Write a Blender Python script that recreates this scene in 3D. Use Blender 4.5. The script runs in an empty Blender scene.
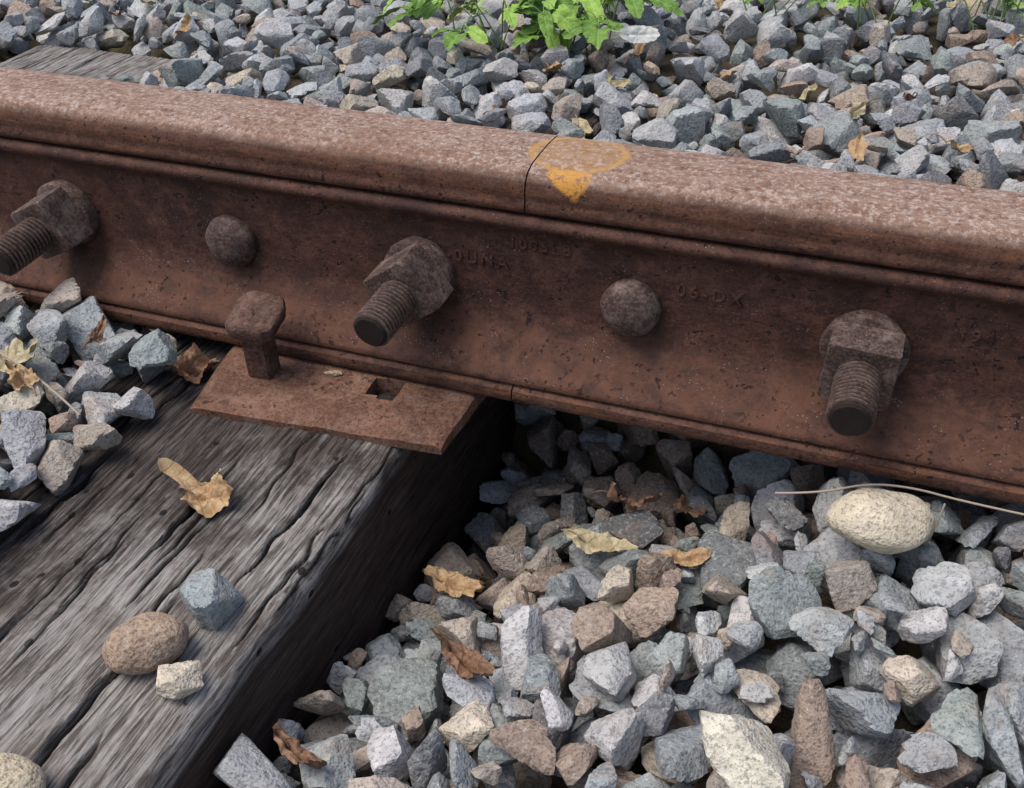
import bpy, bmesh, math, random
import numpy as np
from mathutils import Vector, Matrix, noise as mn
rng=np.random.default_rng(7); random.seed(7)
sc=bpy.context.scene; col=sc.collection

# ---------------- helpers ----------------
def obj_from(name,verts,faces,mat=None,smooth=True):
    me=bpy.data.meshes.new(name); me.from_pydata([tuple(map(float,v)) for v in verts],[],faces); me.update()
    if smooth: me.polygons.foreach_set('use_smooth',[True]*len(me.polygons))
    o=bpy.data.objects.new(name,me); col.objects.link(o)
    if mat: me.materials.append(mat)
    return o
def join(objs,name):
    bpy.ops.object.select_all(action='DESELECT')
    for o in objs: o.select_set(True)
    bpy.context.view_layer.objects.active=objs[0]
    bpy.ops.object.join(); o=bpy.context.view_layer.objects.active; o.name=name; o.data.name=name; return o
def fix_normals(o):
    bm=bmesh.new(); bm.from_mesh(o.data); bmesh.ops.recalc_face_normals(bm,faces=bm.faces); bm.to_mesh(o.data); bm.free()
def autosmooth(o,ang=35):
    bm=bmesh.new(); bm.from_mesh(o.data)
    for f in bm.faces: f.smooth=True
    for e in bm.edges:
        if len(e.link_faces)==2 and e.calc_face_angle(0)>math.radians(ang): e.smooth=False
    bm.to_mesh(o.data); bm.free()
class NT:
    def __init__(s,name):
        s.m=bpy.data.materials.new(name); s.m.use_nodes=True; s.t=s.m.node_tree; s.b=s.t.nodes['Principled BSDF']
    def n(s,t,**k):
        x=s.t.nodes.new(t)
        for a,b in k.items(): setattr(x,a,b)
        return x
    def l(s,a,b): s.t.links.new(a,b)
    def noise(s,vec,scale,detail=5,rough=.6,dist=0):
        x=s.n('ShaderNodeTexNoise'); x.inputs['Scale'].default_value=scale; x.inputs['Detail'].default_value=detail
        x.inputs['Roughness'].default_value=rough; x.inputs['Distortion'].default_value=dist; s.l(vec,x.inputs['Vector']); return x.outputs['Fac']
    def vor(s,vec,scale,feature='F1',out='Distance'):
        x=s.n('ShaderNodeTexVoronoi',feature=feature); x.inputs['Scale'].default_value=scale; s.l(vec,x.inputs['Vector']); return x.outputs[out]
    def mapr(s,v,a,b,c=0,d=1,smooth=False):
        x=s.n('ShaderNodeMapRange')
        if smooth: x.interpolation_type='SMOOTHSTEP'
        for i,q in enumerate((a,b,c,d)): x.inputs[i+1].default_value=q
        s.l(v,x.inputs[0]); return x.outputs[0]
    def mix(s,f,a,b,mode='MIX'):
        x=s.n('ShaderNodeMix',data_type='RGBA',blend_type=mode)
        for i,v in ((0,f),(6,a),(7,b)):
            if isinstance(v,(float,int)): x.inputs[i].default_value=v
            elif isinstance(v,tuple): x.inputs[i].default_value=(*v,1) if len(v)==3 else v
            else: s.l(v,x.inputs[i])
        return x.outputs[2]
    def math(s,op,a,b=None,c=None):
        x=s.n('ShaderNodeMath',operation=op)
        for i,v in enumerate((a,b,c)):
            if v is None: continue
            if isinstance(v,(float,int)): x.inputs[i].default_value=v
            else: s.l(v,x.inputs[i])
        return x.outputs[0]
    def map(s,vec,scale=(1,1,1),rot=(0,0,0),loc=(0,0,0)):
        x=s.n('ShaderNodeMapping'); x.inputs['Scale'].default_value=scale; x.inputs['Rotation'].default_value=rot; x.inputs['Location'].default_value=loc
        s.l(vec,x.inputs['Vector']); return x.outputs[0]
    def obj(s): return s.n('ShaderNodeTexCoord').outputs['Object']
    def pos(s): return s.n('ShaderNodeNewGeometry').outputs['Position']
    def sep(s,v):
        x=s.n('ShaderNodeSeparateXYZ'); s.l(v,x.inputs[0]); return x.outputs
    def bump(s,h,dist,strength=1,prev=None):
        x=s.n('ShaderNodeBump'); x.inputs['Distance'].default_value=dist; x.inputs['Strength'].default_value=strength
        s.l(h,x.inputs['Height'])
        if prev: s.l(prev,x.inputs['Normal'])
        return x.outputs[0]
    def fin(s,c,rough=.8,nrm=None,metal=0,spec=.3):
        if isinstance(c,tuple): s.b.inputs['Base Color'].default_value=(*c,1)
        else: s.l(c,s.b.inputs['Base Color'])
        if isinstance(rough,float): s.b.inputs['Roughness'].default_value=rough
        else: s.l(rough,s.b.inputs['Roughness'])
        s.b.inputs['Metallic'].default_value=metal; s.b.inputs['Specular IOR Level'].default_value=spec
        if nrm: s.l(nrm,s.b.inputs['Normal'])
        return s.m

def rust(name,dark,mid,light,pit=1.0,dusty=.25,rail=False,edge=(.30,.12,.05),stub=False,bar=False,bmp=1.0):
    k=NT(name); p=k.pos()
    big=k.noise(p,16,4,.65); med=k.noise(p,80,5,.7); fine=k.noise(p,480,3,.75)
    st=k.noise(k.map(p,(10,70,70)),3,4,.65)
    c=k.mix(k.mapr(big,.38,.62),dark,mid)
    c=k.mix(k.mapr(med,.46,.70),c,light)
    c=k.mix(k.math('MULTIPLY',k.mapr(st,.5,.7),.45),c,edge)
    c=k.mix(k.math('MULTIPLY',k.mapr(fine,.5,.68),.55),c,light)
    c=k.mix(k.math('MULTIPLY',k.mapr(fine,.48,.34),.65),c,(.025,.014,.011))
    if bar:
        q=k.sep(p)
        oil=k.math('MULTIPLY',k.mapr(k.noise(k.map(p,(1,1,1.6)),20,5,.72),.50,.66),.65)
        c=k.mix(oil,c,(.028,.016,.014))
        foot=k.math('MULTIPLY',k.mapr(q[2],.052,.026),k.mapr(k.noise(p,38,5,.75),.40,.62))
        c=k.mix(k.math('MULTIPLY',foot,.55),c,(.175,.078,.045))
    pn=k.noise(p,230,2,.5); pits=k.math('MULTIPLY',k.mapr(pn,.62,.67),k.mapr(k.noise(p,32,2),.42,.58))
    c=k.mix(k.math('MULTIPLY',pits,.85*pit),c,(.014,.009,.009))
    v2=k.vor(p,420); sp=k.math('MULTIPLY',k.mapr(v2,.10,.22,1,0),k.mapr(k.noise(p,60,1),.52,.64))
    c=k.mix(k.math('MULTIPLY',sp,dusty),c,(.50,.44,.42))
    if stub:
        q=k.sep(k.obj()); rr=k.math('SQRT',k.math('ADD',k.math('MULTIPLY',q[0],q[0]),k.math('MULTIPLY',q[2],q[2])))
        c=k.mix(k.mapr(rr,.0108,.0127,.9,0),c,(.012,.008,.007))  # shade in the thread grooves painted into the rust colour by radius
    if rail:
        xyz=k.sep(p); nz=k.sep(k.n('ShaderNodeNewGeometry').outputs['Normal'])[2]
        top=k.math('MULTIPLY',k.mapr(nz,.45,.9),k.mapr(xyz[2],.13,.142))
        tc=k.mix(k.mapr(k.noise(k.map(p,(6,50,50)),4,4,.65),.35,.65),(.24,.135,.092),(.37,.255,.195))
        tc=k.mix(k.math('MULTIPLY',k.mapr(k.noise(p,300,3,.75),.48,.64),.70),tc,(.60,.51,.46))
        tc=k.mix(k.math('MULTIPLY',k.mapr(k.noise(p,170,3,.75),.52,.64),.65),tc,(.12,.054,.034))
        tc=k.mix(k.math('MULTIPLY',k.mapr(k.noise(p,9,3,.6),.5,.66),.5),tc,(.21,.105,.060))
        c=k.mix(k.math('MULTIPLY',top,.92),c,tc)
        cor=k.math('MULTIPLY',k.mapr(xyz[1],-.040,-.034,1,0),k.mapr(xyz[2],.128,.140))
        c=k.mix(k.math('MULTIPLY',cor,.4),c,(.25,.11,.06))
        wob=k.noise(p,75,4,.7)
        dx=k.math('MULTIPLY',k.math('SUBTRACT',xyz[0],.0225),1/.030); dy=k.math('MULTIPLY',k.math('SUBTRACT',xyz[1],.000),1/.0270)
        r=k.math('SQRT',k.math('ADD',k.math('MULTIPLY',dx,dx),k.math('MULTIPLY',dy,dy)))
        r=k.math('ADD',r,k.mapr(wob,.3,.7,-.06,.06))
        ring=k.mapr(k.math('ABSOLUTE',k.math('SUBTRACT',r,.95)),.04,.12,1,0)
        fill=k.math('MULTIPLY',k.mapr(r,.88,1.0,1,0),.36)
        onTop=k.mapr(xyz[2],.120,.125)
        br=k.mapr(k.noise(p,170,4,.8),.33,.53)
        dxx=k.math('ABSOLUTE',k.math('ADD',k.math('SUBTRACT',xyz[0],k.mapr(xyz[2],.130,.146,.0300,.0255)),k.mapr(wob,.3,.7,-.005,.005)))
        w=k.mapr(xyz[2],.132,.1455,-.001,.0125)
        dr=k.math('MULTIPLY',k.mapr(k.math('SUBTRACT',w,dxx),-.0015,.0025),k.mapr(xyz[1],-.0225,-.0275))
        dr=k.math('MULTIPLY',k.math('MULTIPLY',dr,onTop),k.mapr(k.noise(p,150,4,.8),.36,.50))
        a=k.math('MAXIMUM',k.math('MULTIPLY',ring,k.math('MULTIPLY',br,.9)),k.math('MULTIPLY',fill,br))
        a=k.math('MULTIPLY',a,onTop)
        c=k.mix(a,c,(.50,.28,.08)); c=k.mix(k.math('MULTIPLY',dr,.85),c,(.64,.31,.055))
    b=k.bump(med,.0015*bmp,.6); b=k.bump(fine,.0006,.75,b); b=k.bump(pits,-.0008,.7*pit,b)
    return k.fin(c,k.mapr(fine,.3,.7,.62,.92),b,0,.28)

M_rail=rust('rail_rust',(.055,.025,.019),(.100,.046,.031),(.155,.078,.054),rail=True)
M_bar=rust('bar_rust',(.042,.020,.016),(.080,.036,.026),(.135,.063,.044),pit=1.0,dusty=.4,edge=(.155,.066,.036),bar=True)
M_bolt=rust('bolt_rust',(.055,.034,.030),(.105,.064,.053),(.23,.17,.15),pit=.5,dusty=.4,edge=(.17,.10,.07),bmp=.45)
M_stub=rust('thread_rust_groove_shade',(.07,.045,.038),(.12,.078,.062),(.20,.14,.115),pit=.2,stub=True,edge=(.18,.10,.07),bmp=.3)
M_plate=rust('plate_rust',(.10,.048,.032),(.17,.085,.054),(.27,.16,.115),pit=.8,dusty=.35,edge=(.24,.11,.055),bmp=.7)
M_spike=rust('spike_rust',(.07,.035,.026),(.12,.062,.045),(.21,.13,.10),pit=.6,dusty=.3,edge=(.18,.09,.055),bmp=.6)

# wood
def wood(name,dark_near=True):
    k=NT(name); p=k.obj(); xyz=k.sep(p)
    a=k.noise(k.map(p,(85,6,85)),1.6,6,.75,1.2); b=k.noise(k.map(p,(340,20,340)),1.4,4,.75,.6); blot=k.noise(p,19,5,.7)
    crk=k.sep(k.n('ShaderNodeVertexColor',layer_name='Crk').outputs['Color'])[0]
    c=k.mix(k.mapr(a,.34,.62),(.135,.120,.110),(.30,.280,.260))
    c=k.mix(k.math('MULTIPLY',k.mapr(b,.46,.62),.75),c,(.46,.44,.415))
    c=k.mix(k.math('MULTIPLY',k.mapr(b,.50,.38),.8),c,(.042,.034,.030))
    c=k.mix(k.math('MULTIPLY',k.mapr(blot,.48,.62),.5),c,(.115,.088,.072))
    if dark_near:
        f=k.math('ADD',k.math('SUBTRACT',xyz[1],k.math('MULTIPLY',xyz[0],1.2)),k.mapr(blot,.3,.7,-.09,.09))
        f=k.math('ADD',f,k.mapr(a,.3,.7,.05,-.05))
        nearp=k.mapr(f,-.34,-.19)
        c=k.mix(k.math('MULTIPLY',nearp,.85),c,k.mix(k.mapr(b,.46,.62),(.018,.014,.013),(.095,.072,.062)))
    c=k.mix(crk,c,(.010,.008,.007))  # crack shade painted over the wood colour, stronger deeper in
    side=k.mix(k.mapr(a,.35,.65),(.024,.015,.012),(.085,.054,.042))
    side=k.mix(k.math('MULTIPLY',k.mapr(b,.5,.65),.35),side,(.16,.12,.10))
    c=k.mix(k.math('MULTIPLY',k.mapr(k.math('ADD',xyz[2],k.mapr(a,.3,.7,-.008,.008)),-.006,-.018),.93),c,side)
    v=k.vor(k.map(p,(1,.7,1)),62); h=k.math('MULTIPLY',k.mapr(v,.10,.14,1,0),k.mapr(k.noise(p,30,1),.49,.52))
    c=k.mix(k.math('MULTIPLY',h,.9),c,(.012,.009,.008))
    bb=k.bump(a,.0018,.55); bb=k.bump(b,.0016,1,bb); bb=k.bump(h,-.002,.8,bb)
    return k.fin(c,.88,bb,0,.2)
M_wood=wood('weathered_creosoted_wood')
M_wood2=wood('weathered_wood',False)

def stonemat():
    k=NT('ballast_stone'); p=k.pos()
    at=k.n('ShaderNodeVertexColor',layer_name='Col').outputs['Color']
    n1=k.noise(p,100,3,.7); n2=k.noise(p,400,2,.8); n3=k.noise(p,34,3,.65)
    c=k.mix(k.math('MULTIPLY',k.mapr(n1,.44,.64),.6),at,k.mix(1.0,at,(1.5,1.5,1.48),'MULTIPLY'))
    c=k.mix(k.math('MULTIPLY',k.mapr(n2,.51,.63),.72),c,k.mix(1.0,at,(.40,.40,.43),'MULTIPLY'))
    c=k.mix(k.math('MULTIPLY',k.mapr(n2,.42,.30),.5),c,(.62,.61,.59))
    c=k.mix(k.math('MULTIPLY',k.mapr(n3,.54,.68),.38),c,(.29,.205,.15))
    b=k.bump(n1,.0028,.8); b=k.bump(n2,.0009,.85,b)
    return k.fin(c,.85,b,0,.25)
M_stone=stonemat()
k=NT('ground_dirt'); p=k.pos(); c=k.mix(k.noise(p,30,6,.7),(.05,.038,.03),(.15,.12,.095)); c=k.mix(k.mapr(k.noise(p,3,4),.4,.6),c,(.09,.08,.045))
M_dirt=k.fin(c,.95,k.bump(k.noise(p,60,4,.7),.01,1),0,.1)

# ---------------- rails ----------------
def smooth_profile(pts,it=2):
    for _ in range(it):
        q=[]
        for i in range(len(pts)):
            a=np.array(pts[i]);b=np.array(pts[(i+1)%len(pts)])
            q+= [a*.75+b*.25,a*.25+b*.75]
        pts=q
    return pts
def extrude(name,prof,x0,x1,nx,mat,amp=.0003,smooth_it=1):
    P=np.array(smooth_profile(prof,smooth_it)); n=len(P); V=[];F=[]
    for i in range(nx+1):
        x=x0+(x1-x0)*i/nx
        for y,z in P:
            d=mn.noise(Vector((x*9,y*30,z*30)))*amp+mn.noise(Vector((x*60,y*80,z*80)))*amp*.5
            V.append((x,y*(1+d*8),z+d))
    for i in range(nx):
        for j in range(n):
            a=i*n+j;b=i*n+(j+1)%n; F.append((a,b,b+n,a+n))
    F.append(tuple(range(n))[::-1]); F.append(tuple(nx*n+j for j in range(n)))
    o=obj_from(name,V,F,mat); fix_normals(o); autosmooth(o,40); return o
half=[(-.024,.1487),(-.031,.1462),(-.0352,.1405),(-.0362,.1345),(-.0354,.1305),(-.0372,.1262),(-.0360,.1222),(-.031,.1200),(-.0095,.110),(-.0078,.100),(-.0078,.045),(-.012,.033),(-.030,.0215),(-.058,.0125),(-.0655,.0105),(-.0662,.006),(-.0655,.0010),(-.062,0)]
right=[(.062,0),(.0655,.0010),(.0662,.006),(.0655,.0105),(.058,.0125),(.030,.0215),(.012,.033),(.0078,.045),(.0078,.100),(.0095,.110),(.031,.1200),(.0355,.1225),(.0355,.130),(.0345,.1405),(.0305,.1465),(.024,.1487),(.010,.1496),(-.010,.1496)]
prof=half+right
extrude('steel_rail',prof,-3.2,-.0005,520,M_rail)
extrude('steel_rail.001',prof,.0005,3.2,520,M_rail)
barp=[(-.0100,.1195),(-.034,.1198),(-.0385,.1185),(-.0402,.1160),(-.0395,.1125),(-.0350,.1085),(-.0335,.103),(-.0332,.090),(-.0332,.060),(-.0345,.050),(-.0385,.041),(-.0455,.0325),(-.055,.0240),(-.0612,.0195),(-.0635,.0165),(-.0632,.0130),(-.0600,.0132),(-.030,.0228),(-.014,.034),(-.0105,.045),(-.0105,.105)]
bar=extrude('joint_bar',barp,-.46,.46,260,M_bar,.0004)
extrude('joint_bar.001',[(-y,z) for y,z in barp],-.46,.46,60,M_bar,.0004)
def raised(txt,x,z,size,spacing=1.1):
    cu=bpy.data.curves.new('lettering','FONT'); cu.body=txt; cu.size=size; cu.extrude=.00070; cu.bevel_depth=.0003; cu.bevel_resolution=1; cu.space_character=spacing
    o=bpy.data.objects.new('raised_lettering',cu); col.objects.link(o)
    bpy.context.view_layer.update()
    dg=bpy.context.evaluated_depsgraph_get(); me=bpy.data.meshes.new_from_object(o.evaluated_get(dg)); bpy.data.objects.remove(o)
    me.materials.clear(); me.materials.append(M_bar)
    o=bpy.data.objects.new('raised_lettering',me); col.objects.link(o)
    o.location=(x,-.0334,z); o.rotation_euler=(math.pi/2,0,0); o.parent=bar; return o
raised('1005LB',-.012,.0965,.0105,1.35)
raised('A-11-0UNA',-.088,.0805,.0115,1.4)
raised('06-DX',.096,.0815,.0115,1.35)
raised('194',.256,.0830,.0105,1.3)

# ---------------- bolts ----------------
def revolve(prof,seg=40,jit=0):
    V=[];F=[];n=len(prof)
    for (d,r) in prof:
        for s in range(seg):
            a=2*math.pi*s/seg; rr=r*(1+jit*mn.noise(Vector((math.cos(a)*2,math.sin(a)*2,d*120))))
            V.append((rr*math.cos(a),-d,rr*math.sin(a)))
    for i in range(n-1):
        for s in range(seg):
            a=i*seg+s;b=i*seg+(s+1)%seg; F.append((a,b,b+seg,a+seg))
    F.append(tuple(range(seg))); F.append(tuple((n-1)*seg+s for s in range(seg))[::-1])
    return V,F
def nut_bolt(x,z,rot,tilt=(0,0),end=.0715):
    parts=[]
    V,F=revolve([(-.004,.0232),(.0002,.0244),(.0035,.0250),(.0066,.0245),(.0075,.0228)],40,.03)
    w=obj_from('w',V,F,M_bolt); fix_normals(w); autosmooth(w,40); parts.append(w)
    A=.0198; L=.0235; V=[];F=[]; seg=4*16
    levels=[.0075,.0085,.0075+L*.45,.0075+L*.90,.0075+L*.975,.0075+L]
    for li,d in enumerate(levels):
        for s in range(seg):
            a=2*math.pi*s/seg
            ph=((a+math.pi/4)%(math.pi/2))-math.pi/4
            q=A/math.cos(ph)
            q=(q**-60+(A*1.385)**-60)**(-1/60)
            if li==4: q=min(q*.992,A*1.33)
            if li==5: q=min(q*.965,A*1.25)
            q*=1+.008*mn.noise(Vector((math.cos(a)*3+x*50,math.sin(a)*3,d*150)))
            V.append((q*math.cos(a+rot),-d,q*math.sin(a+rot)))
    for i in range(len(levels)-1):
        for s in range(seg):
            a=i*seg+s;b=i*seg+(s+1)%seg;F.append((a,b,b+seg,a+seg))
    F.append(tuple(range(seg)));F.append(tuple((len(levels)-1)*seg+s for s in range(seg))[::-1])
    nt=obj_from('n',V,F,M_bolt); fix_normals(nt); autosmooth(nt,20); parts.append(nt)
    ri=.0103;ro=.0130;pitch=.0033;st=pitch/6
    V=[];F=[];seg=48
    nrow=int((end-.022)/st)
    for i in range(nrow+1):
        for s in range(seg):
            a=2*math.pi*s/seg; dd=.022+i*st
            ph=(dd/pitch-s/seg)%1.0; tri=1-abs(2*ph-1); rr=ri+(ro-ri)*min(1,tri*1.25)
            if i>nrow-5: rr=min(rr,ro-.0007*(i-(nrow-5)))
            rr*=1+.03*mn.noise(Vector((math.cos(a)*3,math.sin(a)*3,dd*200+x*9)))
            V.append((rr*math.cos(a),-dd,rr*math.sin(a)))
    for i in range(nrow):
        for s in range(seg):
            a=i*seg+s;b=i*seg+(s+1)%seg;F.append((a,b,b+seg,a+seg))
    F.append(tuple(nrow*seg+s for s in range(seg))[::-1])
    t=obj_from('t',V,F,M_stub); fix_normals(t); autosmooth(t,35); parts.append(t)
    V,F=revolve([(-.078,.0125),(.021,.0125)],20); sh=obj_from('s',V,F,M_bolt); parts.append(sh)
    V,F=revolve([(-.095,.004),(-.093,.012),(-.087,.018),(-.078,.0195),(-.0765,.0185)],24); hh=obj_from('h',V,F,M_bolt); fix_normals(hh); parts.append(hh)
    o=join(parts,'track_bolt'); o.location=(x,-.0350,z); o.rotation_euler=(tilt[0],0,tilt[1]); return o
nut_bolt(-.358,.0695,math.radians(26),(math.radians(6),math.radians(-4)),.0725)
nut_bolt(-.0735,.0695,math.radians(36),(math.radians(6),math.radians(-3)))
nut_bolt(.2085,.0685,math.radians(-3),(math.radians(4),math.radians(0)),.0695)
def head_bolt(x,z):
    pr=[(-.003,.0175),(.0005,.0186),(.0035,.0192),(.0065,.0186),(.0095,.0168),(.0122,.0138),(.0143,.0098),(.0155,.0055),(.0159,.0018)]
    V,F=revolve(pr,40,.04); a=obj_from('a',V,F,M_bolt); fix_normals(a); autosmooth(a,60)
    V,F=revolve([(-.105,.0120),(0,.0125)],20); s=obj_from('s',V,F,M_bolt)
    V=[]
    for d in (-.094,-.071):
        for i in range(4):
            V.append((.028*math.cos((i+.5)*math.pi/2),-d,.028*math.sin((i+.5)*math.pi/2)))
    F=[(i,(i+1)%4,4+(i+1)%4,4+i) for i in range(4)]+[tuple(range(4)),tuple(range(4,8))]
    n=obj_from('n',V,F,M_bolt,False); fix_normals(n)
    o=join([a,s,n],'button_head_bolt'); o.location=(x,-.0332,z); return o
head_bolt(-.2185,.0680); head_bolt(.0690,.0690); head_bolt(.3500,.07)

# ---------------- tie plate ----------------
def plate(name,FL,FR,BR,BL,hole):
    nx,ny=60,80
    V=[];F=[];idx={}
    top=lambda u,v:(np.array(FL)*(1-u)+np.array(FR)*u)*(1-v)+(np.array(BL)*(1-u)+np.array(BR)*u)*v
    def inhole(x,y): return any(h[0]<x<h[1] and h[2]<y<h[3] for h in hole)
    def zt(x,y,u,v):
        e=min(u,1-u)*.2; ev=v*.07
        z=-.0012-.0035*max(0,min(1,(-.066-y)/.05))-.0030*max(0,1-ev/.006)**2-.002*max(0,1-e/.005)**2
        return z+.0007*mn.noise(Vector((x*40,y*40,0)))+.0004*mn.noise(Vector((x*150,y*150,0)))
    cells=np.ones((nx,ny),bool)
    for i in range(nx):
        for j in range(ny):
            p=top((i+.5)/nx,(j+.5)/ny); cells[i,j]=not inhole(*p)
    def vid(i,j,l):
        if (i,j,l) not in idx:
            x,y=top(i/nx,j/ny)
            if j==0 or i in (0,nx): x+=.0006*mn.noise(Vector((x*60,y*60,3))); y+=.0008*mn.noise(Vector((x*50,y*5,3)))
            z=zt(x,y,i/nx,j/ny) if l==0 else -.0135
            idx[(i,j,l)]=len(V); V.append((x,y,z))
        return idx[(i,j,l)]
    for i in range(nx):
        for j in range(ny):
            if not cells[i,j]: continue
            F.append((vid(i,j,0),vid(i+1,j,0),vid(i+1,j+1,0),vid(i,j+1,0)))
            F.append((vid(i,j,1),vid(i,j+1,1),vid(i+1,j+1,1),vid(i+1,j,1)))
            for (a,b,di,dj) in (((i,j),(i+1,j),0,-1),((i+1,j),(i+1,j+1),1,0),((i+1,j+1),(i,j+1),0,1),((i,j+1),(i,j),-1,0)):
                ii,jj=i+di,j+dj
                if not(0<=ii<nx and 0<=jj<ny) or not cells[ii,jj]:
                    F.append((vid(*a,0),vid(*a,1),vid(*b,1),vid(*b,0)))
    o=obj_from(name,V,F,M_plate); fix_normals(o); autosmooth(o,50); return o
plate('tie_plate',(-.206,-.131),(-.029,-.115),(-.018,.125),(-.238,.115),[(-.0985,-.0775,-.0855,-.0655)])
plate('tie_plate.001',(-.85,-.13),(-.67,-.13),(-.67,.13),(-.85,.13),[(-.78,-.76,-.0815,-.0625)])
plate('tie_plate.002',(.42,-.13),(.59,-.13),(.59,.13),(.42,.13),[(.50,.52,-.0815,-.0625)])

# ---------------- spike ----------------
def spike(x,y,zt,tilt):
    V=[];F=[];s=.0085;parts=[]
    lv=[(-.12,.3),(-.02,1),(zt-.018,1),(zt-.010,1.15)]
    for z,k2 in lv:
        for (a,b) in ((-1,-1),(1,-1),(1,1),(-1,1)): V.append((a*s*k2,b*s*k2,z))
    for i in range(len(lv)-1):
        for j in range(4): F.append((i*4+j,i*4+(j+1)%4,(i+1)*4+(j+1)%4,(i+1)*4+j))
    F.append((3,2,1,0)); F.append((12,13,14,15))
    sh=obj_from('shank',V,F,M_spike,False)
    bm=bmesh.new(); bm.from_mesh(sh.data); bmesh.ops.bevel(bm,geom=[e for e in bm.edges],offset=.0012,segments=2,affect='EDGES'); bm.to_mesh(sh.data); bm.free()
    parts.append(sh)
    V=[];F=[];seg=64
    outl=[(-.0165,-.0105),(-.0115,-.0155),(.0100,-.0155),(.0165,-.0105),(.0180,.0110),(.0125,.0215),(-.0105,.0220),(-.0170,.0130)]
    oc=[]
    m=len(outl)
    for i in range(seg):
        t=i*m/seg; a=int(t); f=t-a; p0=np.array(outl[a]);p1=np.array(outl[(a+1)%m]); oc.append(p0*(1-f)+p1*f)
    oc=np.array(oc); oc=(oc*.6+np.roll(oc,1,0)*.2+np.roll(oc,-1,0)*.2)
    prof=[(-.0155,.46),(-.0125,.74),(-.0095,.95),(-.0075,1.0),(-.0030,1.0),(-.0008,.95),(.0003,.86),(.0008,.5),(.0010,.05)]
    for z,r in prof:
        for i in range(seg):
            w=1+.035*mn.noise(Vector((oc[i][0]*150,oc[i][1]*150,z*120+x)))
            V.append((oc[i][0]*r*w,oc[i][1]*r*w,zt+z+.12*oc[i][1]*(z>-.012)+.0006*mn.noise(Vector((oc[i][0]*r*120,oc[i][1]*r*120,2)))))
    for i in range(len(prof)-1):
        for j in range(seg): F.append((i*seg+j,i*seg+(j+1)%seg,(i+1)*seg+(j+1)%seg,(i+1)*seg+j))
    F.append(tuple(range(seg))[::-1]);F.append(tuple((len(prof)-1)*seg+j for j in range(seg)))
    h=obj_from('h',V,F,M_spike); fix_normals(h); parts.append(h)
    fix_normals(sh); o=join(parts,'rail_spike'); autosmooth(o,32)
    o.location=(x,y,0); o.rotation_euler=tilt; return o
spike(-.1755,-.0835,.0490,(math.radians(8),math.radians(4),math.radians(6)))

# ---------------- ties ----------------
def tie(name,xc,y0,y1,ztop,mat,width=.229,seed=0,step=.004,nx=170,big=()):
    ny=int((y1-y0)/step); depth=.178; V=[];F=[];C=[]
    rr=random.Random(seed)
    cracks=[(rr.uniform(-.11,.11),rr.uniform(y0,y1),rr.uniform(.015,.07),rr.uniform(.002,.005),rr.uniform(.0006,.0011)) for _ in range(120)]
    cracks+=list(big)
    ns=24; path=[(width/2,-depth+depth*i/ns,0) for i in range(ns)]+[(width/2-width*i/nx,0,1) for i in range(nx+1)]+[(-width/2,-depth*i/ns,0) for i in range(1,ns+1)]
    n=len(path)
    for y in np.linspace(y0,y1,ny+1):
        y=float(y)
        er=.010+.008*mn.noise(Vector((seed,y*9,0)))+.006*mn.noise(Vector((seed,y*40,0)))
        er=max(er,.004)
        act=[(cx,cl,cd,cw,1-(abs(y-cy)/cl)**2,cx+.005*math.sin(y*9+cx*90)+.0030*mn.noise(Vector((y*60,cx*100,0)))) for (cx,cy,cl,cd,cw) in cracks if abs(y-cy)<cl]
        for (x,z,t) in path:
            xx,zz=x,z
            for sgn in (1,-1):
                if width/2-sgn*x<er and -z<er:
                    cx=width/2-er; vx,vz=(sgn*x-cx),(z+er); L=math.hypot(vx,vz)
                    if L>er: xx=sgn*(cx+vx/L*er); zz=-er+vz/L*er
            h=mn.noise(Vector((xx*60+seed,y*8,zz*70)))*.0009+mn.noise(Vector((xx*220,y*26,zz*190+seed)))*.0010+mn.noise(Vector((xx*14,y*12,seed)))*.0022
            cr=0
            if t==1:
                for (cx,cl,cd,cw,fd,xo) in act:
                    q=abs(x-xo); w2=cw*(.4+1.6*fd)
                    if q<w2: h-=cd*(1-q/w2)*fd; cr=max(cr,min(1,1.5*(1-q/w2))*min(1,fd*1.8))
                V.append((xx,y,zz+h))
            else: V.append((xx+(1 if x>0 else -1)*h*1.8,y,zz))
            C.append(min(1,cr))
    for i in range(ny):
        for j in range(n-1):
            a=i*n+j; F.append((a,a+1,a+1+n,a+n))
    F.append(tuple(range(n))); F.append(tuple(ny*n+j for j in range(n))[::-1])
    o=obj_from(name,V,F,mat); fix_normals(o); autosmooth(o,65)
    at=o.data.color_attributes.new('Crk','FLOAT_COLOR','POINT'); C=np.array(C); at.data.foreach_set('color',np.stack([C,C,C,np.ones_like(C)],1).astype(np.float32).ravel())
    o.location=(xc,0,ztop); return o
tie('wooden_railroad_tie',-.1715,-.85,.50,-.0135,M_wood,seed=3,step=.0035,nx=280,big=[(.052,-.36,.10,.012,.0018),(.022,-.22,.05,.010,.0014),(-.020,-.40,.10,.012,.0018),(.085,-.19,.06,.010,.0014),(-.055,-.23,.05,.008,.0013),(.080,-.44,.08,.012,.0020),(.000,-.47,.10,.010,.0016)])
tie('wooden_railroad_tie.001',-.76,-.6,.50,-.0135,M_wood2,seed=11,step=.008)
tie('wooden_railroad_tie.002',.505,-.6,.50,-.0135,M_wood2,seed=19,step=.01,nx=100)

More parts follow.
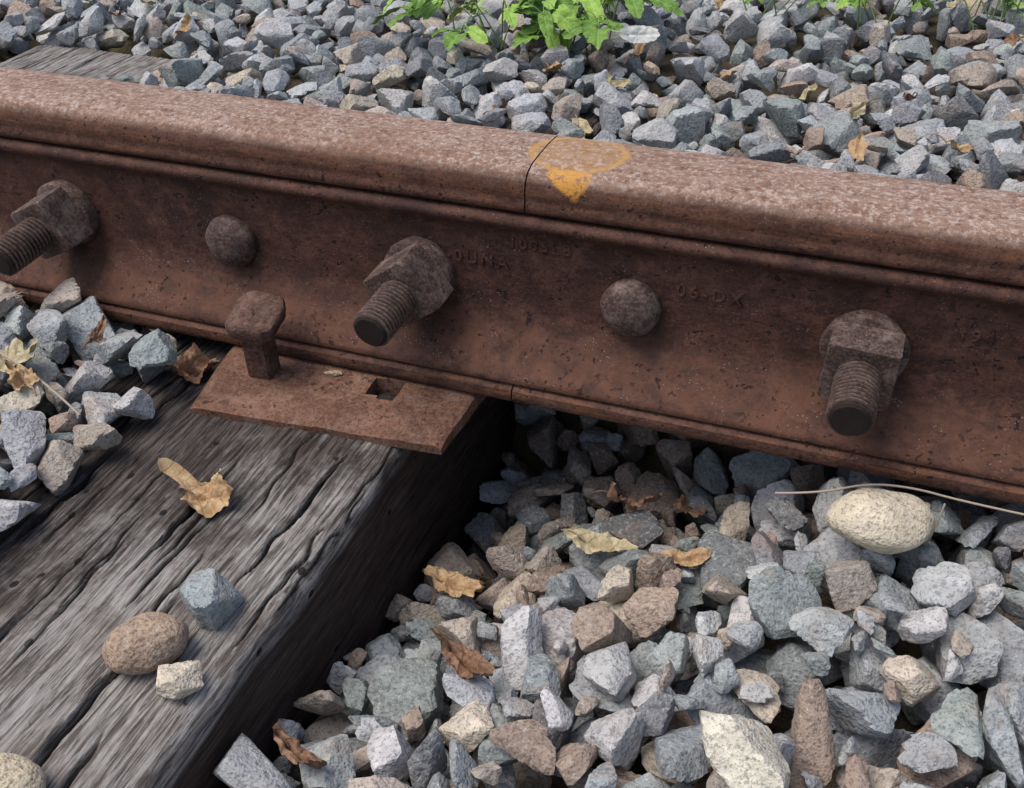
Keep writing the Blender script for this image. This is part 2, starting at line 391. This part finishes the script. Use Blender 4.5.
# ---------------- ballast ----------------
CELL=.003; X0,X1,Y0,Y1=-1.75,1.15,-.62,1.75
GX=int((X1-X0)/CELL); GY=int((Y1-Y0)/CELL)
gx=X0+(np.arange(GX)+.5)*CELL; gy=Y0+(np.arange(GY)+.5)*CELL
XX,YY=np.meshgrid(gx,gy,indexing='ij')
def lowf(X,Y,s): return np.sin(X*7.3*s+1.3)*np.cos(Y*6.1*s+.4)+.6*np.sin(X*13.1*s-Y*9.7*s+2)
def target(X,Y):
    front=-.042+.006*lowf(X,Y,1.5)
    d=np.clip(X+.058,0,None)
    dep=.112*np.exp(-(d/.095)**2)*np.clip((Y+.36)/.28,0,1)+.042*np.exp(-((X-.10)/.09)**2-((Y+.02)/.10)**2)
    right=front-dep+.024*np.clip((X-.14)/.1,0,1)*np.clip((Y+.25)/.12,0,1)
    left=.004+.012*np.clip((-.25-X)/.1,0,1)+.004*lowf(X,Y,2)
    T=np.where(X>-.12,right,left)
    under=np.where(X>-.12,np.minimum(right,-.060-.045*np.exp(-((X-.05)/.12)**2)),-.02)
    T=np.where(Y>-.06,under,T)
    back=.008+.006*lowf(X,Y,.8)+.012*np.clip((X+.1)/.4,0,1)
    w=np.clip((Y-.03)/.10,0,1); T=T*(1-w)+back*w
    near=((X>-.885)&(X<-.635)&(Y>.1)&(Y<.50)); T=np.where(near,-.03,T)
    return T
T=target(XX,YY)
H=T-np.where(YY>.15,.034,.075)
TIES=(-.1715,-.76,.505)
for xc in TIES: H[(np.abs(XX-xc)<.1145)&(YY<.5)]=-.0135
CE=np.full(H.shape,9.0); CE[np.abs(YY)<.0675]=-.002
pm=(XX>-.245)&(XX<-.012)&(np.abs(YY)<.136); CE[pm]=-.014
for a,b in ((-.86,-.66),(.41,.60)): CE[(XX>a)&(XX<b)&(np.abs(YY)<.135)]=-.014
NOST=(YY<-.10)&(XX>-.218+.08*(YY+.118))&(XX<-.058)
NOST|=(XX>-.875)&(XX<-.645)&(YY>.39)&(YY<.495)
NOST|=(np.abs(YY)<.0675)&(H==-.0135)
def fib(n):
    i=np.arange(n)+.5; ph=np.arccos(1-2*i/n); th=math.pi*(1+5**.5)*i
    return np.stack([np.cos(th)*np.sin(ph),np.sin(th)*np.sin(ph),np.cos(ph)],1)
def ico(sub):
    bm=bmesh.new(); bmesh.ops.create_icosphere(bm,subdivisions=sub,radius=1)
    v=np.array([x.co[:] for x in bm.verts]); f=np.array([[q.index for q in fc.verts] for fc in bm.faces]); bm.free()
    return v/np.linalg.norm(v,axis=1,keepdims=True),f
ICO={3:ico(3),4:ico(4),5:ico(5)}
variants=[]
for vi in range(48):
    n=rng.integers(8,13); N=fib(n)+rng.normal(0,.34,(n,3)); N/=np.linalg.norm(N,axis=1,keepdims=True)
    D=rng.uniform(.60,1.0,n); S=np.array([1.2,rng.uniform(.72,1.0),rng.uniform(.45,.85)])
    Np=N/S; L=np.linalg.norm(Np,axis=1); Np=Np/L[:,None]; Dp=D/L
    v=ICO[4][0]; q=np.maximum(v@Np.T/Dp,1e-6); r=1/q.max(1); r=np.minimum(r,np.percentile(r,98.5))
    sz=(np.linalg.norm(v*r[:,None],axis=1)).max(); Dp=Dp/sz
    Ne=fib(12)+rng.normal(0,.2,(12,3)); Ne/=np.linalg.norm(Ne,axis=1,keepdims=True); De=np.full(12,.93); Np=np.concatenate([Np,Ne]); Dp=np.concatenate([Dp,De])
    vv={}
    for s in (3,4,5):
        v=ICO[s][0]; q=np.maximum(v@Np.T/Dp,1e-6); pw=110 if s>3 else 60; r=(q**pw).sum(1)**(-1/pw)
        nz=np.array([mn.noise(Vector(x*2.2)+Vector((vi*7,0,0)))*.035+mn.noise(Vector(x*5)+Vector((0,vi*5,0)))*.035+(mn.noise(Vector(x*13)+Vector((0,vi*5,3)))*.020 if s>3 else 0) for x in v])
        vv[s]=v*(r*(1+nz))[:,None]
    variants.append((Np,Dp,vv))
NV=len(variants)
def rotm():
    q=rng.normal(size=4); q/=np.linalg.norm(q); w,x,y,z=q
    return np.array([[1-2*(y*y+z*z),2*(x*y-z*w),2*(x*z+y*w)],[2*(x*y+z*w),1-2*(x*x+z*z),2*(y*z-x*w)],[2*(x*z-y*w),2*(y*z+x*w),1-2*(x*x+y*y)]])
def rotflat():
    a,b,c=rng.uniform(0,2*math.pi),rng.normal(0,.4),rng.normal(0,.4)
    Rz=np.array([[math.cos(a),-math.sin(a),0],[math.sin(a),math.cos(a),0],[0,0,1]])
    Rx=np.array([[1,0,0],[0,math.cos(b),-math.sin(b)],[0,math.sin(b),math.cos(b)]])
    Ry=np.array([[math.cos(c),0,math.sin(c)],[0,1,0],[-math.sin(c),0,math.cos(c)]])
    return Rx@Ry@Rz
stones=[]
def try_place(x,y,size,vi,R):
    Np,Dp,_=variants[vi]; n=Np@R.T; d=Dp*size
    i0=int((x-size-X0)/CELL);i1=int((x+size-X0)/CELL)+1;j0=int((y-size-Y0)/CELL);j1=int((y+size-Y0)/CELL)+1
    if i0<0 or j0<0 or i1>GX or j1>GY: return None
    lx=gx[i0:i1,None]-x; ly=gy[None,j0:j1]-y
    pl=(d[:,None,None]-n[:,0,None,None]*lx-n[:,1,None,None]*ly)
    up=n[:,2]>.05; dn=n[:,2]<-.05; sd=~up&~dn
    top=(pl[up]/n[up,2,None,None]).min(0); bot=(pl[dn]/n[dn,2,None,None]).max(0)
    ins=top>bot
    if sd.any(): ins&=(pl[sd]>0).all(0)
    if ins.sum()<3: return None
    h=H[i0:i1,j0:j1]; z=(h-bot)[ins].max()
    if (NOST[i0:i1,j0:j1]&ins).sum()>ins.sum()*.12: return None
    if ((z+top>CE[i0:i1,j0:j1])&ins).any(): return None
    return z,(i0,i1,j0,j1),ins,top
def commit(x,y,size,vi,R,res):
    z,(i0,i1,j0,j1),ins,top=res
    h=H[i0:i1,j0:j1]; h[ins]=np.maximum(h[ins],z+top[ins])
    stones.append((x,y,z-.0015,size,vi,R))
def fill(xa,xb,ya,yb,count,smin,smax,K,tol,flat=.6,pwr=1.3):
    k=0
    for _ in range(count):
        best=None; size=smin+(smax-smin)*rng.random()**pwr
        bx=rng.uniform(xa,xb);by=rng.uniform(ya,yb)
        for t in range(K):
            x=bx+rng.normal(0,.012);y=by+rng.normal(0,.012)
            ii=int((x-X0)/CELL);jj=int((y-Y0)/CELL)
            if not(0<=ii<GX and 0<=jj<GY) or H[ii,jj]>T[ii,jj]-.002: continue
            vi=int(rng.integers(0,NV)); R=rotflat() if rng.random()<flat else rotm()
            r=try_place(x,y,size,vi,R)
            if r is None: continue
            exc=r[0]-T[ii,jj]
            if exc>tol: continue
            if best is None or exc<best[0]: best=(exc,x,y,vi,R,r)
        if best:
            commit(best[1],best[2],size,best[3],best[4],best[5]); k+=1
    return k
c1=fill(-.62,.55,-.60,.10,4400,.0145,.027,6,.006,pwr=1.1)
c1+=fill(-.62,.55,-.60,.10,2800,.008,.0145,3,.004)
c2=fill(-1.7,1.1,.10,1.70,9500,.015,.030,3,.008)
c2+=fill(-1.7,1.1,.10,1.70,4500,.010,.015,2,.006)
c3=fill(-1.5,-.6,-.6,.1,900,.013,.026,2,.006)+fill(.5,1.1,-.6,.1,900,.013,.026,2,.006)
pal=[((.295,.315,.325),4.8),((.39,.405,.41),4.6),((.26,.29,.28),2.4),((.48,.475,.465),2.0),((.39,.335,.285),2.0),((.33,.255,.205),1.2),((.50,.44,.35),1.0),((.20,.205,.21),1.0)]
pw_=np.array([p[1] for p in pal]); pw_=pw_/pw_.sum(); pc=np.array([p[0] for p in pal])
pw2=np.array([1.3,.8,.6,.2,3,4,.5,1.2]); pw2=pw2/pw2.sum()
def colour(x,y,z):
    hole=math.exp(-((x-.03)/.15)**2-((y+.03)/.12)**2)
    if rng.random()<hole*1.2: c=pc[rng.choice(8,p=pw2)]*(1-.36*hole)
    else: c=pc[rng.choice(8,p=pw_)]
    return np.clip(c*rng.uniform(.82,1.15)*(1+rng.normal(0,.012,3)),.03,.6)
pebbles=[]
def pebble(x,y,rx,ry,rz,rot,c,angular=None,z=None,rough=.06,sink=.001):
    v=ICO[5][0]
    if angular is None:
        r=np.array([1+mn.noise(Vector(q*1.3)+Vector((x*30,y*30,0)))*rough*2.2+mn.noise(Vector(q*5)+Vector((x*30,0,0)))*rough*.25 for q in v]); P=v*r[:,None]
    else:
        P=variants[angular][2][5]; P=P/np.abs(P).max(0)
    P=P*np.array([rx,ry,rz])
    c_,s_=math.cos(rot),math.sin(rot); P=P@np.array([[c_,s_,0],[-s_,c_,0],[0,0,1]])
    ii=((x+P[:,0]-X0)/CELL).astype(int);jj=((y+P[:,1]-Y0)/CELL).astype(int)
    if z is None: z=np.percentile((H[ii,jj]-P[:,2])[P[:,2]<0],97)
    np.maximum.at(H,(ii,jj),z+P[:,2])
    pebbles.append((P+np.array([x,y,z-sink]),np.array(c)))
pebble(.236,-.104,.029,.021,.016,.25,(.60,.53,.40))
pebble(-.102,-.317,.0215,.0155,.013,.75,(.36,.265,.19))
pebble(-.076,-.331,.0135,.0115,.009,.4,(.60,.53,.42),angular=5)
pebble(-.092,-.279,.0165,.0175,.013,.2,(.30,.34,.345),angular=22)
pebble(-.115,-.408,.020,.015,.011,.4,(.55,.47,.33))
pebble(.192,-.268,.022,.026,.019,.2,(.62,.58,.48),angular=12,sink=.008)
pebble(-.236,-.118,.016,.019,.017,.6,(.27,.31,.31),angular=15)
pebble(-.128,-.073,.007,.003,.002,.1,(.42,.33,.22),angular=3,z=.001)
def build_ballast():
    Vs=[];Fs=[];Cs=[];off=0
    for (x,y,z,s,vi,R) in stones:
        inview=(-.40<x<.42 and -.42<y<.08 and s>.012)
        sub=4 if (inview or (y>.22 and y<.50 and -.9<x<.5 and s>.014)) else 3
        P=variants[vi][2][sub]@R.T*s+np.array([x,y,z]); Vs.append(P); Fs.append(ICO[sub][1]+off); off+=len(P)
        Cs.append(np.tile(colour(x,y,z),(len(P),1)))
    for P,c in pebbles:
        Vs.append(P);Fs.append(ICO[5][1]+off);off+=len(P);Cs.append(np.tile(c,(len(P),1)))
    V=np.concatenate(Vs).astype(np.float32);F=np.concatenate(Fs).astype(np.int32);C=np.concatenate(Cs)
    me=bpy.data.meshes.new('ballast_gravel'); me.vertices.add(len(V)); me.vertices.foreach_set('co',V.ravel())
    me.loops.add(F.size); me.loops.foreach_set('vertex_index',F.ravel()); me.polygons.add(len(F)); me.polygons.foreach_set('loop_start',np.arange(0,F.size,3,dtype=np.int32))
    me.update(calc_edges=True)
    me.polygons.foreach_set('use_smooth',np.ones(len(F),bool))
    try: me.set_sharp_from_angle(angle=math.radians(34))
    except Exception as e: print(e)
    a=me.color_attributes.new('Col','FLOAT_COLOR','POINT'); a.data.foreach_set('color',np.concatenate([C,np.ones((len(C),1))],1).astype(np.float32).ravel())
    me.materials.append(M_stone); o=bpy.data.objects.new('ballast_gravel',me); col.objects.link(o)
build_ballast()

# ground sheet following the roadbed, running out to the horizon
gxs=np.concatenate([[-80,-20,-6,-3],np.linspace(X0,X1,100),[3,6,20,80]]); gys=np.concatenate([[-80,-20,-5,-2,-1],np.linspace(Y0,Y1,90),[3,6,20,80]])
V=[];F=[]
for x in gxs:
    for y in gys:
        ins=(X0<=x<=X1 and Y0<=y<=Y1)
        z=float(target(np.array([x]),np.array([y]))[0])-(.034 if y>.15 else .075) if ins else (-.03-.02*min(1,abs(y)/6) if y>0 else -.10)
        for xc in TIES:
            if abs(x-xc)<.16 and y<.55: z=min(z,-.06)
        V.append((x,y,z+.004*mn.noise(Vector((x*10,y*10,0)))))
ny_=len(gys)
for i in range(len(gxs)-1):
    for j in range(ny_-1): a=i*ny_+j;F.append((a,a+ny_,a+ny_+1,a+1))
obj_from('ground',V,F,M_dirt)

# ---------------- leaves ----------------
def leafmat(name,c1,c2,vein):
    k=NT(name); uv=k.n('ShaderNodeTexCoord').outputs['UV']; p=k.pos(); xyz=k.sep(uv)
    c=k.mix(k.mapr(k.noise(p,110,4,.7),.38,.62),c1,c2)
    c=k.mix(k.math('MULTIPLY',k.mapr(k.noise(p,330,2,.7),.56,.66),.6),c,vein)
    av=k.math('ABSOLUTE',k.math('SUBTRACT',xyz[1],.5))
    mid=k.mapr(av,.006,.016,1,0)
    sv=k.math('ABSOLUTE',k.math('SUBTRACT',k.math('FRACT',k.math('ADD',k.math('MULTIPLY',xyz[0],7),k.math('MULTIPLY',av,-6))),.5))
    side=k.mapr(sv,.03,.08,.6,0)
    c=k.mix(k.math('MULTIPLY',k.math('MAXIMUM',mid,side),.6),c,vein)
    return k.fin(c,.6,k.bump(k.noise(p,220,3),.0008,.7,k.bump(side,-.0006,.6)),0,.3)
M_dry=[leafmat('dry_leaf_tan',(.38,.235,.115),(.55,.40,.225),(.27,.15,.08)),leafmat('dry_leaf_brown',(.17,.092,.055),(.30,.175,.105),(.11,.06,.04)),leafmat('dry_leaf_pale',(.40,.34,.19),(.54,.47,.31),(.30,.23,.13))]
M_green=[leafmat('green_leaf',(.10,.20,.03),(.18,.33,.05),(.24,.40,.12)),leafmat('green_leaf_light',(.24,.42,.06),(.34,.52,.10),(.36,.55,.16))]
M_white=leafmat('bleached_leaf',(.74,.74,.68),(.82,.81,.73),(.66,.64,.56))
SHAPES={ 'maple':[(0,1.0,.36),(.95,.88,.32),(-.95,.88,.32),(1.95,.62,.34),(-1.95,.62,.34)],
 'oak':[(0,1.0,.40),(.6,.80,.24),(-.6,.80,.24),(1.3,.68,.26),(-1.3,.68,.26),(2.2,.70,.34),(-2.2,.70,.34)],
 'oval':[(0,1.0,.75),(math.pi,.95,.75),(-math.pi,.95,.75)],
 'arm':[(0,.80,.6),(1.2,.72,.5),(-1.1,.70,.5),(2.75,1.45,.22),(-2.2,.70,.5)]}
def leaf_mesh(L,shape,wid,bend,axis,crump,seed,nr=14,ns=90):
    F=[]
    lob=SHAPES[shape]; P=[(0,0)]; B=.48
    for i in range(1,nr+1):
        for s in range(ns):
            th=2*math.pi*s/ns-math.pi
            r=B
            for (a,A,w) in lob:
                d=(th-a+math.pi)%(2*math.pi)-math.pi; r=max(r,B+(A-B)*math.exp(-(d/w)**2))
            r*=1+.04*math.sin(th*17+seed)+.08*mn.noise(Vector((math.cos(th)*3,math.sin(th)*3,seed)))
            q=i/nr*r; P.append((q*math.cos(th),q*math.sin(th)*wid))
    out=[]
    ca,sa=math.cos(axis),math.sin(axis)
    for (x,y) in P:
        z=crump*.34*mn.noise(Vector((x*1.6+seed*3,y*1.6,seed)))+crump*.13*mn.noise(Vector((x*4+seed,y*4,seed)))+crump*.05*mn.noise(Vector((x*11+seed,y*11,seed)))-.10*crump*math.exp(-(y/.06)**2)
        u=x*ca+y*sa; v=-x*sa+y*ca
        if abs(bend)>.01:
            Rr=1/bend; X=(Rr-z)*math.sin(u*bend); Z=Rr-(Rr-z)*math.cos(u*bend)
        else: X,Z=u,z
        v2=v*(1-.15*abs(bend)*abs(u)); Z+=.30*crump*v*v
        out.append(((X*ca-v2*sa)*L*.5,(X*sa+v2*ca)*L*.5,Z*L*.5)); 
    UV=[(.5+x*.5,.5+y*.5) for x,y in P]
    for s in range(ns): F.append((0,1+s,1+(s+1)%ns))
    for i in range(nr-1):
        for s in range(ns): a=1+i*ns+s;b=1+i*ns+(s+1)%ns; F.append((a,a+ns,b+ns,b))
    return out,F,UV
def make_leaf(name,loc,L,rot,mat,shape='maple',wid=1,bend=.9,axis=0,crump=1,seed=1,stem=.5,sit=False,nr=14,ns=90):
    V,F,UV=leaf_mesh(L,shape,wid,bend,axis,crump,seed,nr,ns); n0=len(V)
    for t in range(7):
        u=t/6; c=(-L*.20-L*stem*u,.15*L*stem*u*u,(.10*math.sin(u*3))*L)
        for a in range(5): V.append((c[0],c[1]+math.cos(a*1.2566)*.0006,c[2]+math.sin(a*1.2566)*.0006)); UV.append((.2,.5))
    for t in range(6):
        for a in range(5): F.append((n0+t*5+a,n0+t*5+(a+1)%5,n0+(t+1)*5+(a+1)%5,n0+(t+1)*5+a))
    me=bpy.data.meshes.new(name); me.from_pydata(V,[],F); me.update(); uvl=me.uv_layers.new(name='UVMap')
    li=np.empty(len(me.loops),np.int32); me.loops.foreach_get('vertex_index',li); uvl.data.foreach_set('uv',np.array(UV,np.float32)[li].ravel())
    me.polygons.foreach_set('use_smooth',[True]*len(me.polygons)); me.materials.append(mat)
    o=bpy.data.objects.new(name,me); col.objects.link(o); o.rotation_euler=rot; o.location=loc
    if sit:
        M=o.rotation_euler.to_matrix(); zz=np.array([(M@Vector(v)).z for v in V[:n0]]); o.location.z=loc[2]-np.percentile(zz,6)
    return o
def hz(x,y,r=.012,pc_=80):
    i=int((x-X0)/CELL);j=int((y-Y0)/CELL);k_=int(r/CELL); return float(np.percentile(H[i-k_:i+k_+1,j-k_:j+k_+1],pc_))
D=math.radians
LF=[(-.143,-.203,.052,D(5),0,'arm',.95,1.0,.6,1.2,1),
(-.234,-.092,.054,D(25),1,'arm',.85,1.2,.3,1.4,2),
(-.318,-.160,.046,D(60),2,'maple',1,1.1,.2,1.2,9),(-.292,-.178,.036,D(160),0,'oak',.8,1.3,.5,1.3,10),(-.285,-.115,.03,D(100),1,'oval',.5,1.2,.5,1.2,18),
(-.010,-.150,.048,D(-10),0,'oval',.75,.9,.4,1.3,3),(.075,-.110,.050,D(-5),2,'oval',.6,.7,0,1.0,4),
(.080,-.060,.044,D(15),1,'oval',.5,1.2,.2,1.2,5),(.128,-.115,.038,D(25),0,'oval',.7,.6,.4,.9,6),
(.035,-.238,.052,D(-30),1,'oval',.65,1.0,.5,1.4,7),
(-.015,-.325,.044,D(-20),1,'oval',.5,1.0,.3,1.3,14),
(.115,-.035,.036,D(-20),1,'oak',.7,1.0,.3,1.2,21)]
for (x,y,L,rz,mi,shp,wd_,bd,ax,cr,sd) in LF:
    z=(-.0125 if (-.2<x<-.1 and -.3<y<-.15) else hz(x,y))
    make_leaf('dry_leaf',(x,y,z),L,(rng.normal(0,.12),rng.normal(0,.12),rz),M_dry[mi],shp,wd_,bd,ax,cr,sd,stem=(.2 if shp=='arm' else .35),sit=True)
parts=[]
for i in range(340):
    if i<190: x=rng.uniform(-.05,.60); y=.84+.36*rng.random()**.7
    elif i<260: x=rng.uniform(-.3,.9); y=rng.uniform(1.05,1.65)
    elif i<295: x=rng.uniform(-.2,.55); y=rng.uniform(.35,.95)
    else: x=rng.uniform(-1.4,0); y=rng.uniform(.5,1.4)
    parts.append(make_leaf('l',(x,y,hz(x,y)+.001),rng.uniform(.022,.045),(rng.normal(0,.3),rng.normal(0,.3),rng.uniform(0,6.3)),M_dry[int(rng.integers(0,3))],['maple','oak','oval'][i%3],rng.uniform(.55,.9),rng.uniform(.5,1.8),rng.uniform(0,1.5),1.2,i,sit=True,nr=6,ns=40))
join(parts,'leaf_litter')
k=NT('green_stem'); M_stem=k.fin((.16,.24,.06),.6)
def weed(name,x,y,n,spread,hgt,Lr,seed):
    r=random.Random(seed); base=hz(x,y); parts=[]
    for i in range(n):
        a=r.uniform(0,6.28); rad=spread*r.random()**.6; h=base+hgt*(.3+.7*r.random())
        tip=Vector((x+math.cos(a)*rad*1.5,y+math.sin(a)*rad*.7,h)); b0=Vector((x+r.uniform(-.03,.03),y+r.uniform(-.02,.02),base-.01))
        V=[];F=[]
        for t in range(9):
            u=t/8; c=b0.lerp(tip,u)+Vector((0,0,math.sin(u*math.pi)*.03))
            for q in range(5): V.append((c.x+math.cos(q*1.2566)*.0010,c.y+math.sin(q*1.2566)*.0010,c.z))
        for t in range(8):
            for q in range(5): F.append((t*5+q,t*5+(q+1)%5,(t+1)*5+(q+1)%5,(t+1)*5+q))
        parts.append(obj_from('s',V,F,M_stem))
        L=r.uniform(*Lr)
        for kk in range(3):
            aa=a+(kk-1)*1.0; l_=L*(1 if kk==1 else .75)
            off=Vector((math.cos(aa),math.sin(aa),0))*l_*.45
            parts.append(make_leaf('l',tip+off,l_,(r.gauss(0,.3),r.uniform(-.1,.6),aa),M_green[r.random()<.5],'oak' if kk==1 else 'oval',.75,-.4,0,.5,i+kk,stem=.3,nr=8,ns=56))
    return join(parts,name)
weed('weed_plant',-.285,.580,7,.06,.070,(.045,.065),5)
weed('weed_plant.001',-.170,.640,12,.08,.060,(.05,.075),6)
weed('weed_plant.002',.155,.800,6,.07,.035,(.025,.038),7)
weed('weed_plant.003',.275,.830,8,.06,.035,(.025,.04),8)
weed('weed_plant.004',-.20,.75,8,.10,.05,(.04,.06),9)
weed('weed_plant.005',.02,.80,5,.07,.03,(.022,.035),12)
make_leaf('bleached_leaf',(-.094,.585,hz(-.094,.585)+.034),.050,(1.0,.1,.6),M_white,'oval',.8,.4,0,.4,3,nr=10,ns=50)

def twig(name,pts,r,mat):
    cu=bpy.data.curves.new(name,'CURVE'); cu.dimensions='3D'; sp=cu.splines.new('NURBS'); sp.points.add(len(pts)-1)
    for p,q in zip(sp.points,pts): p.co=(*q,1)
    sp.use_endpoint_u=True; sp.order_u=3; cu.bevel_depth=r; cu.bevel_resolution=2; cu.materials.append(mat)
    o=bpy.data.objects.new(name,cu); col.objects.link(o); return o
k=NT('dry_stalk'); M_twig=k.fin((.42,.34,.27),.7)
twig('dry_twig',[(.175,-.082,-.014),(.20,-.086,-.004),(.225,-.080,.006),(.25,-.078,.008),(.275,-.076,.004),(.31,-.074,.002)],.0007,M_twig)
twig('dry_twig.001',[(.268,-.080,.003),(.266,-.086,-.01),(.262,-.090,-.03)],.0006,M_twig)
twig('dry_twig.002',[(-.33,-.16,.03),(-.29,-.17,.030),(-.245,-.185,.014)],.0008,M_twig)

# ---------------- camera, light, sky ----------------
R=np.array([[.93553,.35272,-.01915],[-.18908,.54584,.81628],[.29837,-.76003,.57734]])
M=Matrix([[R[0][0],R[1][0],R[2][0],.2078],[R[0][1],R[1][1],R[2][1],-.5939],[R[0][2],R[1][2],R[2][2],.4087],[0,0,0,1]])
cam=bpy.data.cameras.new('camera'); co=bpy.data.objects.new('camera',cam); col.objects.link(co); co.matrix_world=M
cam.sensor_fit='HORIZONTAL'; cam.sensor_width=36; cam.lens=1071.2/1024*36; cam.clip_start=.01; cam.clip_end=500; sc.camera=co
el,az=math.radians(66),math.radians(240)
d=Vector((math.sin(az)*math.cos(el),math.cos(az)*math.cos(el),math.sin(el)))
sl=bpy.data.lights.new('sun','SUN'); sl.energy=1.8; sl.angle=math.radians(40); sl.color=(1,.96,.91)
so=bpy.data.objects.new('sun',sl); col.objects.link(so); so.rotation_euler=d.to_track_quat('Z','Y').to_euler(); so.location=(-1,-1,3)
wd=bpy.data.worlds.new('World'); sc.world=wd; wd.use_nodes=True; nt=wd.node_tree
sk=nt.nodes.new('ShaderNodeTexSky'); sk.sky_type='NISHITA'; sk.sun_disc=False; sk.sun_elevation=el; sk.sun_rotation=az; sk.dust_density=4; sk.air_density=1
bg=nt.nodes['Background']; bg.inputs['Strength'].default_value=.15; nt.links.new(sk.outputs[0],bg.inputs['Color'])
sc.view_settings.view_transform='Standard'; sc.view_settings.look='None'; sc.view_settings.exposure=0
